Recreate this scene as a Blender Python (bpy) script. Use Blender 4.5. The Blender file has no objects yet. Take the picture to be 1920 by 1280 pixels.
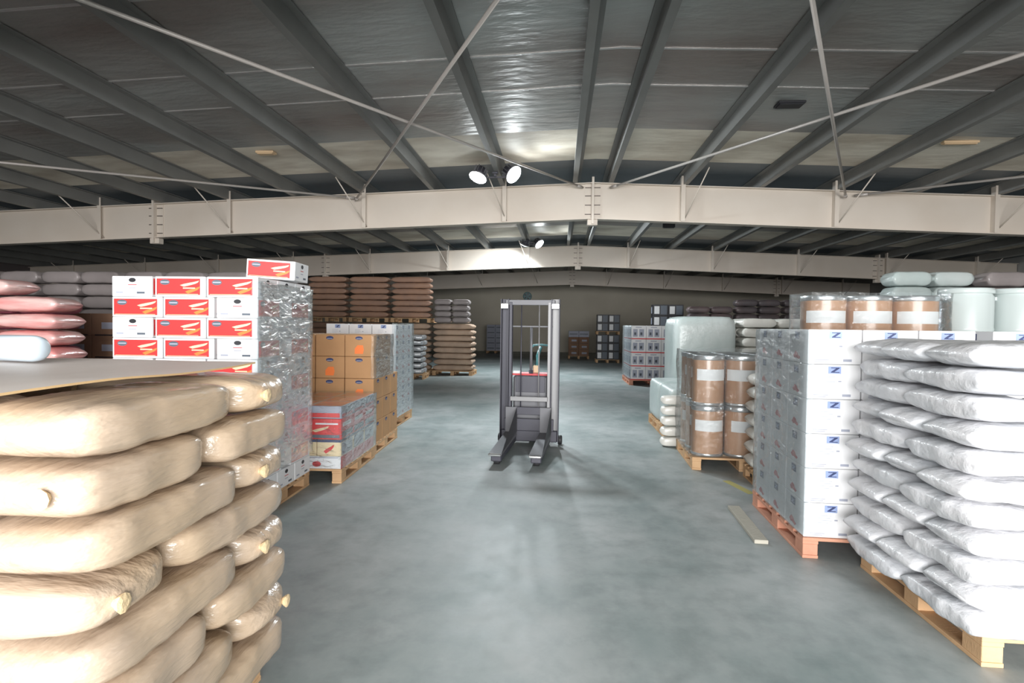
import bpy, math, random
from mathutils import Vector, Matrix, noise
sc = bpy.context.scene
COL = sc.collection
random.seed(4)
R = math.radians

# ---------------------------------------------------------------- camera
cam_d = bpy.data.cameras.new('camera'); cam = bpy.data.objects.new('camera', cam_d); COL.objects.link(cam)
yaw, pit, roll, FPX = R(4.66), R(-1.55), R(0.7), 1080.0
F = Vector((-math.sin(yaw)*math.cos(pit), math.cos(yaw)*math.cos(pit), math.sin(pit)))
RT = F.cross(Vector((0, 0, 1))).normalized(); UP = RT.cross(F)
r2 = RT*math.cos(roll) + UP*math.sin(roll); u2 = UP*math.cos(roll) - RT*math.sin(roll)
M3 = Matrix((r2, u2, -F)).transposed()
cam.matrix_world = Matrix.Translation((0, 0, 1.6)) @ M3.to_4x4()
cam_d.sensor_width = 36.0; cam_d.lens = 36.0*FPX/1920.0
cam_d.clip_start = 0.05; cam_d.clip_end = 200
sc.camera = cam

# ---------------------------------------------------------------- daylight
w = bpy.data.worlds.new('sky'); sc.world = w; w.use_nodes = True
bg = w.node_tree.nodes['Background']; bg.inputs[0].default_value = (0.80, 0.90, 1.0, 1); bg.inputs[1].default_value = 1.0
def area(name, loc, rot, sx, sy, power, color):
    l = bpy.data.lights.new(name, 'AREA'); l.shape = 'RECTANGLE'; l.size = sx; l.size_y = sy
    l.energy = power; l.color = color
    o = bpy.data.objects.new(name, l); COL.objects.link(o); o.location = loc; o.rotation_euler = rot
    return o
# daylight coming in through the wide open loading door in the wall behind the camera
area('door_daylight', (1.0, -6.9, 2.05), (R(90), 0, 0), 11.0, 3.9, 1500, (1.0, 0.985, 0.97))
vs = sc.view_settings
vs.view_transform = 'Standard'; vs.look = 'None'; vs.gamma = 1.0; vs.use_curve_mapping = False; vs.exposure = 1.12
sc.cycles.max_bounces = 8; sc.cycles.diffuse_bounces = 5; sc.cycles.glossy_bounces = 3
sc.cycles.transparent_max_bounces = 12; sc.cycles.caustics_reflective = False; sc.cycles.caustics_refractive = False

# ---------------------------------------------------------------- materials
def mat(name, col, rough=0.6, metal=0.0, bump=None, var=None, coat=0.0, emit=None, spec=0.5):
    """bump=(scale,strength[,stretch xyz]); var=(scale, second colour, amount)"""
    m = bpy.data.materials.new(name); m.use_nodes = True
    nt = m.node_tree; b = nt.nodes['Principled BSDF']
    b.inputs['Base Color'].default_value = (*col, 1); b.inputs['Roughness'].default_value = rough
    b.inputs['Metallic'].default_value = metal
    b.inputs['Specular IOR Level'].default_value = spec
    if coat:
        b.inputs['Coat Weight'].default_value = coat; b.inputs['Coat Roughness'].default_value = 0.16
    if emit:
        b.inputs['Emission Color'].default_value = (*emit[0], 1); b.inputs['Emission Strength'].default_value = emit[1]
    tc = nt.nodes.new('ShaderNodeTexCoord')
    def noise_at(scale, stretch=(1, 1, 1), detail=4, world=False):
        mp = nt.nodes.new('ShaderNodeMapping'); mp.inputs['Scale'].default_value = stretch
        if world:
            g = nt.nodes.new('ShaderNodeNewGeometry'); nt.links.new(g.outputs['Position'], mp.inputs['Vector'])
        else:
            nt.links.new(tc.outputs['Object'], mp.inputs['Vector'])
        n = nt.nodes.new('ShaderNodeTexNoise'); n.inputs['Scale'].default_value = scale; n.inputs['Detail'].default_value = detail
        nt.links.new(mp.outputs[0], n.inputs['Vector']); return n
    if var:
        n = noise_at(var[0], var[3] if len(var) > 3 else (1, 1, 1), 5, True)
        cr = nt.nodes.new('ShaderNodeValToRGB'); cr.color_ramp.elements[0].position = 0.38; cr.color_ramp.elements[1].position = 0.66
        a = var[2]
        c2 = tuple(col[i]*(1-a)+var[1][i]*a for i in range(3))
        cr.color_ramp.elements[0].color = (*col, 1); cr.color_ramp.elements[1].color = (*c2, 1)
        nt.links.new(n.outputs['Fac'], cr.inputs[0]); nt.links.new(cr.outputs[0], b.inputs['Base Color'])
    if bump:
        n = noise_at(bump[0], bump[2] if len(bump) > 2 else (1, 1, 1))
        bp = nt.nodes.new('ShaderNodeBump'); bp.inputs['Strength'].default_value = bump[1]; bp.inputs['Distance'].default_value = 0.02
        nt.links.new(n.outputs['Fac'], bp.inputs['Height']); nt.links.new(bp.outputs[0], b.inputs['Normal'])
        if coat: nt.links.new(bp.outputs[0], b.inputs['Coat Normal'])
    return m

def film_mat(name, tint, fac, rough, milk):
    m = bpy.data.materials.new(name); m.use_nodes = True
    nt = m.node_tree; nt.nodes.remove(nt.nodes['Principled BSDF']); out = nt.nodes['Material Output']
    tr = nt.nodes.new('ShaderNodeBsdfTransparent'); tr.inputs[0].default_value = (*tint, 1)
    gl = nt.nodes.new('ShaderNodeBsdfGlossy'); gl.inputs['Roughness'].default_value = rough; gl.inputs[0].default_value = (1, 1, 1, 1)
    df = nt.nodes.new('ShaderNodeBsdfDiffuse'); df.inputs[0].default_value = (0.62, 0.70, 0.72, 1)
    tc = nt.nodes.new('ShaderNodeTexCoord'); mp = nt.nodes.new('ShaderNodeMapping'); mp.inputs['Scale'].default_value = (1, 1, 2.4)
    n = nt.nodes.new('ShaderNodeTexNoise'); n.inputs['Scale'].default_value = 7; n.inputs['Detail'].default_value = 6; n.inputs['Distortion'].default_value = 1.2
    nt.links.new(tc.outputs['Object'], mp.inputs[0]); nt.links.new(mp.outputs[0], n.inputs['Vector'])
    bp = nt.nodes.new('ShaderNodeBump'); bp.inputs['Strength'].default_value = 0.8; bp.inputs['Distance'].default_value = 0.03
    nt.links.new(n.outputs['Fac'], bp.inputs['Height']); nt.links.new(bp.outputs[0], gl.inputs['Normal'])
    m1 = nt.nodes.new('ShaderNodeMixShader'); m1.inputs[0].default_value = milk
    nt.links.new(tr.outputs[0], m1.inputs[1]); nt.links.new(df.outputs[0], m1.inputs[2])
    lw = nt.nodes.new('ShaderNodeFresnel'); lw.inputs['IOR'].default_value = 1.5
    nt.links.new(bp.outputs[0], lw.inputs['Normal'])
    ma = nt.nodes.new('ShaderNodeMath'); ma.operation = 'MULTIPLY_ADD'; ma.inputs[1].default_value = 0.68; ma.inputs[2].default_value = fac; ma.use_clamp = True
    nt.links.new(lw.outputs[0], ma.inputs[0])
    m2 = nt.nodes.new('ShaderNodeMixShader'); nt.links.new(ma.outputs[0], m2.inputs[0])
    nt.links.new(m1.outputs[0], m2.inputs[1]); nt.links.new(gl.outputs[0], m2.inputs[2])
    nt.links.new(m2.outputs[0], out.inputs['Surface'])
    return m

M = {}
M['beam'] = mat('cream_painted_steel', (0.62, 0.555, 0.485), 0.5, bump=(3, .05), var=(1.1, (0.50, 0.42, 0.34), 0.3))
M['purlin'] = mat('grey_steel', (0.20, 0.20, 0.19), 0.5, 0.1, var=(1.5, (0.14, 0.14, 0.135), 0.5))
M['foil'] = mat('foil_insulation', (0.43, 0.44, 0.425), 0.40, 0.4, bump=(3.2, 1.0, (1, 2.6, 1)), var=(0.42, (0.25, 0.205, 0.185), 0.9, (.6, 1.6, 1)))
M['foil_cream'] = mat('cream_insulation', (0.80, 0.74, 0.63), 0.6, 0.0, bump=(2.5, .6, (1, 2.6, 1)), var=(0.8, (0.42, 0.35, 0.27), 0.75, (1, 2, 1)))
M['dark_band'] = mat('dark_blue_grey_band', (0.115, 0.135, 0.15), 0.5, 0.15, bump=(2.5, .4, (1, 2.6, 1)))  # darker blue-grey band of the ceiling around two of the rafters
M['tape'] = mat('foil_joint_tape', (0.6, 0.58, 0.57), 0.3, 0.6, bump=(14, .5))
M['rod'] = mat('brace_steel', (0.50, 0.46, 0.43), 0.45, 0.2)
M['bolt'] = mat('dark_bolt', (0.10, 0.08, 0.07), 0.5, 0.5)
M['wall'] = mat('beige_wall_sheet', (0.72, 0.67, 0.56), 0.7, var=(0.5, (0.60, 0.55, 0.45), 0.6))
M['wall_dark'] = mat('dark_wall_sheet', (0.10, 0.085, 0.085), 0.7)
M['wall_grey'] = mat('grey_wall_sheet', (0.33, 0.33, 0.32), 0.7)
M['wood'] = mat('pallet_wood', (0.62, 0.40, 0.22), 0.75, bump=(30, .25, (1, 8, 1)), var=(3.0, (0.42, 0.25, 0.13), 0.7))
M['wood_red'] = mat('reddish_pallet_wood', (0.66, 0.33, 0.22), 0.75, bump=(30, .25, (1, 8, 1)), var=(3.0, (0.45, 0.2, 0.13), 0.6))
M['wood_grey'] = mat('weathered_plank', (0.40, 0.38, 0.32), 0.8, bump=(30, .3))
M['card'] = mat('brown_cardboard', (0.50, 0.28, 0.13), 0.75, var=(2.5, (0.40, 0.22, 0.10), 0.6), bump=(20, .05))
M['card_dark'] = mat('dark_brown_cardboard', (0.26, 0.15, 0.09), 0.8, var=(2.5, (0.18, 0.1, 0.07), 0.6))
M['sheet'] = mat('grey_tan_cardboard', (0.80, 0.74, 0.70), 0.5, var=(1.8, (0.64, 0.57, 0.53), 0.8, (1, .3, 1)), bump=(9, .1, (1, .3, 1)))
M['sheet_edge'] = mat('cardboard_edge', (0.66, 0.46, 0.24), 0.8)
M['white'] = mat('white_carton_board', (0.80, 0.80, 0.81), 0.55, bump=(4, .04), spec=.3)
M['line'] = mat('light_grey_print', (0.36, 0.38, 0.46), 0.6)
M['navy'] = mat('navy_print', (0.035, 0.05, 0.14), 0.55)
M['bluep'] = mat('pale_blue_print', (0.30, 0.38, 0.62), 0.55)
M['redp'] = mat('red_print', (0.72, 0.035, 0.035), 0.5)
M['redm'] = mat('red_mark_print', (0.55, 0.05, 0.06), 0.5)
M['orange'] = mat('orange_print', (0.90, 0.22, 0.05), 0.5)
M['cream'] = mat('cream_print', (0.85, 0.68, 0.42), 0.5)
M['badge'] = mat('grey_badge_print', (0.10, 0.12, 0.15), 0.5)
M['black'] = mat('black_print', (0.02, 0.02, 0.025), 0.5)
M['sack_beige'] = mat('beige_sack', (0.51, 0.385, 0.265), 0.5, bump=(7, .8, (.5, 2.0, 2.6)), var=(2.6, (0.46, 0.36, 0.275), 0.9), coat=0.7)
M['ear'] = mat('yellow_sack_tie', (0.78, 0.60, 0.36), 0.6, bump=(30, .5))
M['sack_white'] = mat('white_plastic_sack', (0.76, 0.76, 0.78), 0.5, bump=(9, 1.0), var=(3.0, (0.62, 0.64, 0.67), 0.8), coat=0.25)
M['sack_brown'] = mat('brown_paper_sack', (0.42, 0.245, 0.165), 0.6, bump=(5, .3), var=(2.4, (0.32, 0.2, 0.15), 0.8), coat=0.3)
M['sack_tan'] = mat('tan_paper_sack', (0.50, 0.35, 0.25), 0.6, bump=(5, .3), var=(2.4, (0.32, 0.23, 0.17), 0.8), coat=0.3)
M['sack_grey'] = mat('grey_wrapped_sack', (0.29, 0.255, 0.25), 0.5, bump=(4, .4), var=(1.6, (0.21, 0.185, 0.18), 0.8), coat=0.3)
M['sack_dark'] = mat('dark_wrapped_sack', (0.10, 0.085, 0.09), 0.45, bump=(4, .4), var=(1.6, (0.17, 0.12, 0.12), 0.8), coat=0.3)
M['sack_silver'] = mat('silver_wrapped_sack', (0.50, 0.52, 0.54), 0.3, 0.3, bump=(9, .9), coat=0.4)
M['sack_pink'] = mat('pink_red_sack', (0.62, 0.24, 0.23), 0.4, bump=(6, .5, (1, 1, 4)), var=(3.2, (0.62, 0.47, 0.44), 0.9, (.6, .6, 5)), coat=0.8)
M['sack_maroon'] = mat('maroon_sack', (0.20, 0.05, 0.07), 0.4, bump=(6, .5), coat=0.5)
M['sack_cream'] = mat('cream_sack', (0.70, 0.69, 0.64), 0.45, bump=(5, .4), coat=0.3)
M['mint'] = mat('pale_mint_film_block', (0.46, 0.535, 0.52), 0.4, bump=(6, .6), var=(1.6, (0.54, 0.58, 0.57), 0.8), coat=0.3)
M['drum'] = mat('brown_fibre_drum', (0.50, 0.28, 0.16), 0.38, var=(1.4, (0.40, 0.21, 0.12), 0.6), coat=0.5)
M['rim'] = mat('galvanised_rim', (0.62, 0.64, 0.65), 0.28, 0.85)
M['paper'] = mat('white_paper_label', (0.80, 0.80, 0.79), 0.6)
M['mintdrum'] = mat('pale_mint_plastic', (0.53, 0.59, 0.58), 0.3, coat=0.6)
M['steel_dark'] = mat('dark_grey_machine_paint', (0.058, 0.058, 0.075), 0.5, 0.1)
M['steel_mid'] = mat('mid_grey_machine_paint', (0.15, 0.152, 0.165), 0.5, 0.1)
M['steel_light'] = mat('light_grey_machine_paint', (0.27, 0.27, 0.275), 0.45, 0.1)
M['rubber'] = mat('black_rubber', (0.02, 0.02, 0.022), 0.6)
M['chrome'] = mat('chrome', (0.75, 0.75, 0.75), 0.2, 1.0)
M['teal'] = mat('teal_plastic', (0.08, 0.23, 0.25), 0.4)
M['tan'] = mat('tan_plastic', (0.62, 0.45, 0.28), 0.5)
M['lens'] = mat('lit_lamp_lens', (1, 1, 1), 0.4, emit=((0.90, 0.97, 1.0), 30))
M['bottle'] = mat('pale_blue_plastic', (0.62, 0.72, 0.80), 0.25, coat=0.3)
M['yellow'] = mat('worn_yellow_paint', (0.42, 0.38, 0.14), 0.7)
M['film'] = film_mat('clear_stretch_film', (0.94, 0.96, 0.97), 0.0, 0.14, 0.05)
M['film_milky'] = film_mat('milky_stretch_film', (0.88, 0.91, 0.93), 0.0, 0.2, 0.17)

def floor_mat():
    m = bpy.data.materials.new('green_grey_floor_paint'); m.use_nodes = True; nt = m.node_tree; b = nt.nodes['Principled BSDF']
    g = nt.nodes.new('ShaderNodeNewGeometry')
    def nz(s, d, st=(1, 1, 1)):
        mp = nt.nodes.new('ShaderNodeMapping'); mp.inputs['Scale'].default_value = st; nt.links.new(g.outputs['Position'], mp.inputs[0])
        n = nt.nodes.new('ShaderNodeTexNoise'); n.inputs['Scale'].default_value = s; n.inputs['Detail'].default_value = d; n.inputs['Roughness'].default_value = .62
        nt.links.new(mp.outputs[0], n.inputs['Vector']); return n
    a = nz(0.9, 6, (1, .7, 1)); c = nz(5.0, 5)
    cr = nt.nodes.new('ShaderNodeValToRGB'); e = cr.color_ramp.elements
    e[0].position = .33; e[0].color = (0.19, 0.24, 0.237, 1); e[1].position = .68; e[1].color = (0.41, 0.435, 0.435, 1)
    nt.links.new(a.outputs['Fac'], cr.inputs[0])
    cr2 = nt.nodes.new('ShaderNodeValToRGB'); e = cr2.color_ramp.elements
    e[0].position = .30; e[0].color = (0.72, 0.74, 0.74, 1); e[1].position = .55; e[1].color = (1, 1, 1, 1)
    nt.links.new(c.outputs['Fac'], cr2.inputs[0])
    mx = nt.nodes.new('ShaderNodeMixRGB'); mx.blend_type = 'MULTIPLY'; mx.inputs[0].default_value = 0.8
    nt.links.new(cr.outputs[0], mx.inputs[1]); nt.links.new(cr2.outputs[0], mx.inputs[2]); nt.links.new(mx.outputs[0], b.inputs['Base Color'])
    rr = nt.nodes.new('ShaderNodeMapRange'); rr.inputs['To Min'].default_value = .38; rr.inputs['To Max'].default_value = .62
    nt.links.new(c.outputs['Fac'], rr.inputs['Value']); nt.links.new(rr.outputs[0], b.inputs['Roughness'])
    return m
M['floor'] = floor_mat()

# ---------------------------------------------------------------- mesh helpers
class MB:
    def __init__(s): s.v = []; s.f = []; s.m = []; s.mats = []; s.smooth = []
    def mi(s, mt):
        if mt not in s.mats: s.mats.append(mt)
        return s.mats.index(mt)
    def add(s, vs, fs, mt, sm=False):
        b = len(s.v); s.v += [tuple(v) for v in vs]; k = s.mi(mt)
        for f in fs: s.f.append(tuple(i+b for i in f)); s.m.append(k); s.smooth.append(sm)
        return s
    def box(s, x0, x1, y0, y1, z0, z1, mt, c=0.0, rz=None):
        """box with chamfered edges of size c"""
        if c <= 0:
            vs = [(x, y, z) for z in (z0, z1) for y in (y0, y1) for x in (x0, x1)]
            fs = [(0, 2, 3, 1), (4, 5, 7, 6), (0, 1, 5, 4), (2, 6, 7, 3), (0, 4, 6, 2), (1, 3, 7, 5)]
        else:
            vs = []; idx = {}
            X = (x0, x1); Y = (y0, y1); Z = (z0, z1); sg = (1, -1)
            for i in (0, 1):
                for j in (0, 1):
                    for k in (0, 1):
                        for a in range(3):
                            p = [X[i], Y[j], Z[k]]; q = [i, j, k]
                            for d in range(3):
                                if d != a: p[d] += c*sg[q[d]]
                            idx[(i, j, k, a)] = len(vs); vs.append(tuple(p))
            fs = []
            for a in range(3):
                b_, c_ = [d for d in range(3) if d != a]
                for s_ in (0, 1):
                    q = []
                    for (u, v) in ((0, 0), (1, 0), (1, 1), (0, 1)):
                        t = [0, 0, 0]; t[a] = s_; t[b_] = u; t[c_] = v; q.append(idx[(*t, a)])
                    n_pos = (a != 1)
                    fs.append(tuple(q) if (s_ == 1) == n_pos else tuple(reversed(q)))
            for a in range(3):      # edges along axis a
                b_, c_ = [d for d in range(3) if d != a]
                for u in (0, 1):
                    for v in (0, 1):
                        t0 = [0]*3; t1 = [0]*3; t0[a] = 0; t1[a] = 1; t0[b_] = t1[b_] = u; t0[c_] = t1[c_] = v
                        fs.append((idx[(*t0, b_)], idx[(*t0, c_)], idx[(*t1, c_)], idx[(*t1, b_)]))
            for i in (0, 1):
                for j in (0, 1):
                    for k in (0, 1): fs.append((idx[(i, j, k, 0)], idx[(i, j, k, 1)], idx[(i, j, k, 2)]))
        if rz: 
            cc, ss = math.cos(rz[2]), math.sin(rz[2])
            vs = [(rz[0]+(x-rz[0])*cc-(y-rz[1])*ss, rz[1]+(x-rz[0])*ss+(y-rz[1])*cc, z) for x, y, z in vs]
        return s.add(vs, fs, mt)
    def lathe(s, prof, mt, n=24, cx=0, cy=0, axis='z', sm=True):
        vs = []; fs = []
        for r, z in prof:
            for i in range(n):
                a = 2*math.pi*i/n; p = (r*math.cos(a), r*math.sin(a), z)
                if axis == 'x': p = (z, p[0], p[1])
                if axis == 'y': p = (p[1], z, p[0])
                vs.append((p[0]+cx, p[1]+cy, p[2]))
        for j in range(len(prof)-1):
            for i in range(n):
                k = (i+1) % n; fs.append((j*n+i, j*n+k, (j+1)*n+k, (j+1)*n+i))
        fs.append(tuple(reversed(range(n)))); fs.append(tuple((len(prof)-1)*n+i for i in range(n)))
        return s.add(vs, fs, mt, sm)
    def tube(s, pts, r, mt, n=8):
        pts = [Vector(p) for p in pts]; vs = []; fs = []
        for i, p in enumerate(pts):
            d = (pts[min(i+1, len(pts)-1)]-pts[max(i-1, 0)]).normalized()
            a = d.cross(Vector((0, 0, 1)) if abs(d.z) < .9 else Vector((1, 0, 0))).normalized(); b = d.cross(a)
            for k in range(n):
                t = 2*math.pi*k/n; vs.append(p+a*r*math.cos(t)+b*r*math.sin(t))
        for j in range(len(pts)-1):
            for i in range(n):
                k = (i+1) % n; fs.append((j*n+i, (j+1)*n+i, (j+1)*n+k, j*n+k))
        fs.append(tuple(range(n))); fs.append(tuple((len(pts)-1)*n+i for i in reversed(range(n))))
        return s.add(vs, fs, mt, True)
    def prism(s, poly, axis, a0, a1, mt):
        """polygon (2D) extruded along axis"""
        n = len(poly)
        def P(p, t): return {'x': (t, p[0], p[1]), 'y': (p[0], t, p[1]), 'z': (p[0], p[1], t)}[axis]
        vs = [P(p, a0) for p in poly]+[P(p, a1) for p in poly]
        fs = [tuple(range(n)), tuple(range(2*n-1, n-1, -1))]+[(i, i+n, (i+1) % n+n, (i+1) % n) for i in range(n)]
        return s.add(vs, fs, mt)
    def mark(s, face, u0, u1, v0, v1, mt, lift=.0012, shape='rect', dims=None):
        """print on the face of a box dims=(w,d,h) centred on origin in xy, base z=0. u,v in 0..1"""
        W, D, H = dims
        def P(u, v, e):
            z = v*H
            if face == '-y': return ((u-.5)*W, -D/2-e, z)
            if face == '+y': return ((.5-u)*W, D/2+e, z)
            if face == '+x': return (W/2+e, (u-.5)*D, z)
            if face == '-x': return (-W/2-e, (.5-u)*D, z)
            if face == '+z': return ((u-.5)*W, (v-.5)*D, H+e)
        if shape == 'rect': pts = [(u0, v0), (u1, v0), (u1, v1), (u0, v1)]
        elif shape == 'oval': pts = [((u0+u1)/2+(u1-u0)/2*math.cos(2*math.pi*i/14), (v0+v1)/2+(v1-v0)/2*math.sin(2*math.pi*i/14)) for i in range(14)]
        else: pts = [(u0+(u1-u0)*a, v0+(v1-v0)*b) for a, b in shape]
        return s.add([P(u, v, lift) for u, v in pts], [tuple(range(len(pts)))], mt)
    def mesh(s, name):
        me = bpy.data.meshes.new(name); me.from_pydata(s.v, [], s.f)
        for m_ in s.mats: me.materials.append(M[m_])
        me.polygons.foreach_set('material_index', s.m); me.polygons.foreach_set('use_smooth', s.smooth)
        me.update()
        return me
    def build(s, name, parent=None, loc=(0, 0, 0), rz=0):
        o = bpy.data.objects.new(name, s.mesh(name)); COL.objects.link(o); o.location = loc; o.rotation_euler = (0, 0, rz)
        if parent: o.parent = parent
        return o
def fixn(o):
    import bmesh
    bm = bmesh.new(); bm.from_mesh(o.data); bmesh.ops.recalc_face_normals(bm, faces=bm.faces); bm.to_mesh(o.data); bm.free(); return o
def tag(o, label, cat, group=None):
    o['label'] = label; o['category'] = cat
    if group: o['group'] = group
    return o
def struct(o): o['kind'] = 'structure'; return o
def empty(name, loc=(0, 0, 0), rz=0):
    o = bpy.data.objects.new(name, None); COL.objects.link(o); o.location = loc; o.rotation_euler = (0, 0, rz); o.empty_display_size = .1; return o
def copy_tree(o, parent=None):
    c = o.copy(); COL.objects.link(c)
    if parent: c.parent = parent
    for ch in o.children:
        copy_tree(ch, c)
    return c
class Proto:
    """first use moves the original, later uses copy it"""
    def __init__(s, o): s.o = o; s.used = False
    def put(s, loc, rz, label, cat, group, tilt=(0, 0)):
        if s.used: o = copy_tree(s.o)
        else: o = s.o; s.used = True
        o.location = loc; o.rotation_euler = (tilt[0], tilt[1], rz); tag(o, label, cat, group); return o
ORD = ['first', 'second', 'third', 'fourth', 'fifth', 'sixth', 'seventh', 'eighth', 'ninth', 'tenth', 'eleventh', 'twelfth', 'thirteenth', 'fourteenth', 'fifteenth']
def row_word(k, n): return 'top' if k == n-1 else 'bottom' if k == 0 else ORD[n-1-k]+' highest'
def frame(x0, y0, rz, side):
    c, s_ = math.cos(rz), math.sin(rz)
    def W(lx, ly, z=0): return (x0+c*side*lx-s_*ly, y0+s_*side*lx+c*ly, z)
    return W

# ---------------------------------------------------------------- building shell
XL, XR, Y0, Y1 = -20.0, 15.0, -7.0, 36.0
RX, SL = 0.62, 0.04
def zr(x, z): return z-SL*abs(x-RX)
b = MB(); b.box(XL, XR, Y0-4, Y1, -0.1, 0, 'floor'); struct(b.build('floor'))
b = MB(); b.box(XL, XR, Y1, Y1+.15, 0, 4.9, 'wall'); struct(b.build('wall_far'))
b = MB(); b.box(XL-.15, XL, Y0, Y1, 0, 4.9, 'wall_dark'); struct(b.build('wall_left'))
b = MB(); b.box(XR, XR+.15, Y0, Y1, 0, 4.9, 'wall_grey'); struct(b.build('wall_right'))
b = MB(); b.box(XL, -4.6, Y0-.15, Y0, 0, 4.9, 'wall_grey'); b.box(6.6, XR, Y0-.15, Y0, 0, 4.9, 'wall_grey'); b.box(-4.6, 6.6, Y0-.15, Y0, 4.05, 4.9, 'wall_grey')
struct(b.build('wall_back'))
ZB, ZT, ZF = 3.71, 4.42, 4.64      # rafter bottom, rafter top, roof lining, at the ridge
b = MB()
bands = [(Y0-.15, 8.95, 'foil'), (8.95, 10.6, 'foil_cream'), (10.6, 12.4, 'dark_band'), (12.4, 17.3, 'foil'), (17.3, 19.2, 'foil_cream'), (19.2, 21.2, 'dark_band'), (21.2, Y1+.15, 'foil')]
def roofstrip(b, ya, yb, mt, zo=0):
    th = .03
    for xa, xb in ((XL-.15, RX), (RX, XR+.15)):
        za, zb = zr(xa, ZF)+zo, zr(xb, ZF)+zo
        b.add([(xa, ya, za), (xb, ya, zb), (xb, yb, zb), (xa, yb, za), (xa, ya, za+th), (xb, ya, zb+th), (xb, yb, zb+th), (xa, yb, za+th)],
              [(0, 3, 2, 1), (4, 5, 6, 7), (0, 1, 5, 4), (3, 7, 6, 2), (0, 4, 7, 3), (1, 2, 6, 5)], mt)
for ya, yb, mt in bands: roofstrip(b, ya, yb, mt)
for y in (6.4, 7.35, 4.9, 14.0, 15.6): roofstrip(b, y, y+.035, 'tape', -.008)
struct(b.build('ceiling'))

# purlins: lipped Z sections
def purlin(x, label, y0=Y0, y1=Y1):
    zt = zr(x, ZF)-.005; zb = zr(x, ZT)+.004
    t = .012; f = .085; sg = 1 if x > RX else -1
    b = MB()
    b.box(x-t/2, x+t/2, y0, y1, zb, zt, 'purlin')
    b.box(*sorted((x-t/2*sg, x-f*sg)), y0, y1, zt-t, zt, 'purlin')
    b.box(*sorted((x+t/2*sg, x+f*sg)), y0, y1, zb, zb+t, 'purlin')
    b.box(*sorted((x+f*sg, x+(f-t)*sg)), y0, y1, zb+t, zb+.03, 'purlin')
    return tag(b.build('roof_purlin'), label, 'purlin', 'roof purlins')
pl = []
for s_, wd in ((-1, 'left'), (1, 'right')):
    x = RX+s_*.31; k = 0
    while XL+.2 < x < XR-.2:
        lab = f'grey steel roof purlin just {wd} of the ridge line' if k == 0 else f'grey steel roof purlin, {ORD[k] if k < 15 else "outermost"} one {wd} of the ridge, lying over the cream rafters'
        pl.append((x, purlin(x, lab))); k += 1; x += s_*1.42

# rafters (cream I-beams) at four places
def rafter(y, label):
    root = empty('roof_beam', (RX, y, ZB)); tag(root, label, 'beam', 'cream roof beams')
    def seg(name, z0, z1, ya, yb):
        b = MB()
        for xa, xb in ((XL+.02, RX), (RX, XR-.02)):
            pts = []
            for (x, yy, zz) in [(xa, ya, z0), (xb, ya, z0), (xb, yb, z0), (xa, yb, z0), (xa, ya, z1), (xb, ya, z1), (xb, yb, z1), (xa, yb, z1)]:
                pts.append((x-RX, yy, zz-SL*abs(x-RX)))
            b.add(pts, [(0, 3, 2, 1), (4, 5, 6, 7), (0, 1, 5, 4), (3, 7, 6, 2), (0, 4, 7, 3), (1, 2, 6, 5)], 'beam')
        return b.build(name, root)
    H = ZT-ZB
    seg('web', .016, H-.016, -.006, .006); seg('bottom_flange', 0, .016, -.10, .10); seg('top_flange', H-.016, H, -.10, .10)
    for x in [p[0] for i, p in enumerate(pl) if True]:
        k = round((abs(x-RX)-.31)/1.42)
        if k % 2 == 1 or k == 0 and False:
            dz = -SL*abs(x-RX); b = MB()
            b.box(x-RX-.045, x-RX-.035, -.12, -.007, .016+dz, H+dz+.16, 'beam'); b.box(x-RX-.045, x-RX+.035, -.128, -.118, .016+dz, H+dz+.17, 'beam')
            b.build('stiffener', root)
            b = MB(); b.tube([(x-RX+.03, -.04, .05+dz), (x-RX+.28*(1 if x > RX else -1), -.9, H+dz+.12)], .012, 'beam', 6); b.build('fly_brace', root)
    for xs in (RX, -8.45, 10.6):
        dz = -SL*abs(xs-RX); X = xs-RX
        b = MB(); b.box(X-.022, X+.022, -.125, .125, -.10+dz, H+dz+.10, 'beam'); b.build('splice_plate', root)
        b = MB()
        b.box(X-.16, X+.16, -.02, -.006, .02+dz, H-.02+dz, 'beam')
        for zz in (.1, .28, .46, .62):
            for sx in (-1, 1): b.box(X+sx*.09-.06, X+sx*.09+.06, -.03, -.02, zz+dz-.008, zz+dz+.008, 'bolt')
        b.build('bolt_plate', root)
        b = MB(); b.box(X-.1, X+.1, -.08, .08, -.12+dz, -.002+dz, 'beam', .01); b.build('seat_block', root)
    return root
rafter(2.7, 'cream steel roof beam overhead above the camera'); rafter(11.5, 'nearest cream steel roof beam in view, spanning the whole width')
rafter(20.3, 'second cream steel roof beam, lit brightly by the far lamp'); rafter(29.3, 'farthest cream grey roof beam before the end wall')

def rod(p, q, label):
    b = MB(); b.tube([p, q], .021, 'rod', 8)
    for a, c in ((p, q), (q, p)):
        d = (Vector(c)-Vector(a)).normalized(); a = Vector(a); b.tube([a+d*.05, a+d*.22], .03, 'rod', 8)
    tag(b.build('bracing_rod'), label, 'brace', 'roof bracing rods')
zc = 4.32
def zz_(x): return zr(x, zc)
rod((0.42, 11.38, zz_(.42)), (-4.75, 2.8, zz_(-4.75)), 'thin steel brace rod from ridge splice toward upper left')
rod((-4.12, 11.36, zz_(-4)-.05), (0.45, 2.85, zz_(.45)-.05), 'thin steel brace rod crossing behind the floodlights, sloping up to the right')
rod((-4.1, 11.38, zz_(-4.1)), (-15.2, 2.8, zz_(-15.2)), 'long steel brace rod running low to the left edge')
rod((0.95, 11.38, zz_(.95)), (6.0, 2.8, zz_(6.0)), 'bright steel brace rod from ridge splice toward upper right')
rod((5.32, 11.34, zz_(5.2)-.05), (0.95, 2.85, zz_(.95)-.05), 'steel brace rod standing steeply right of the ridge')
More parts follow.
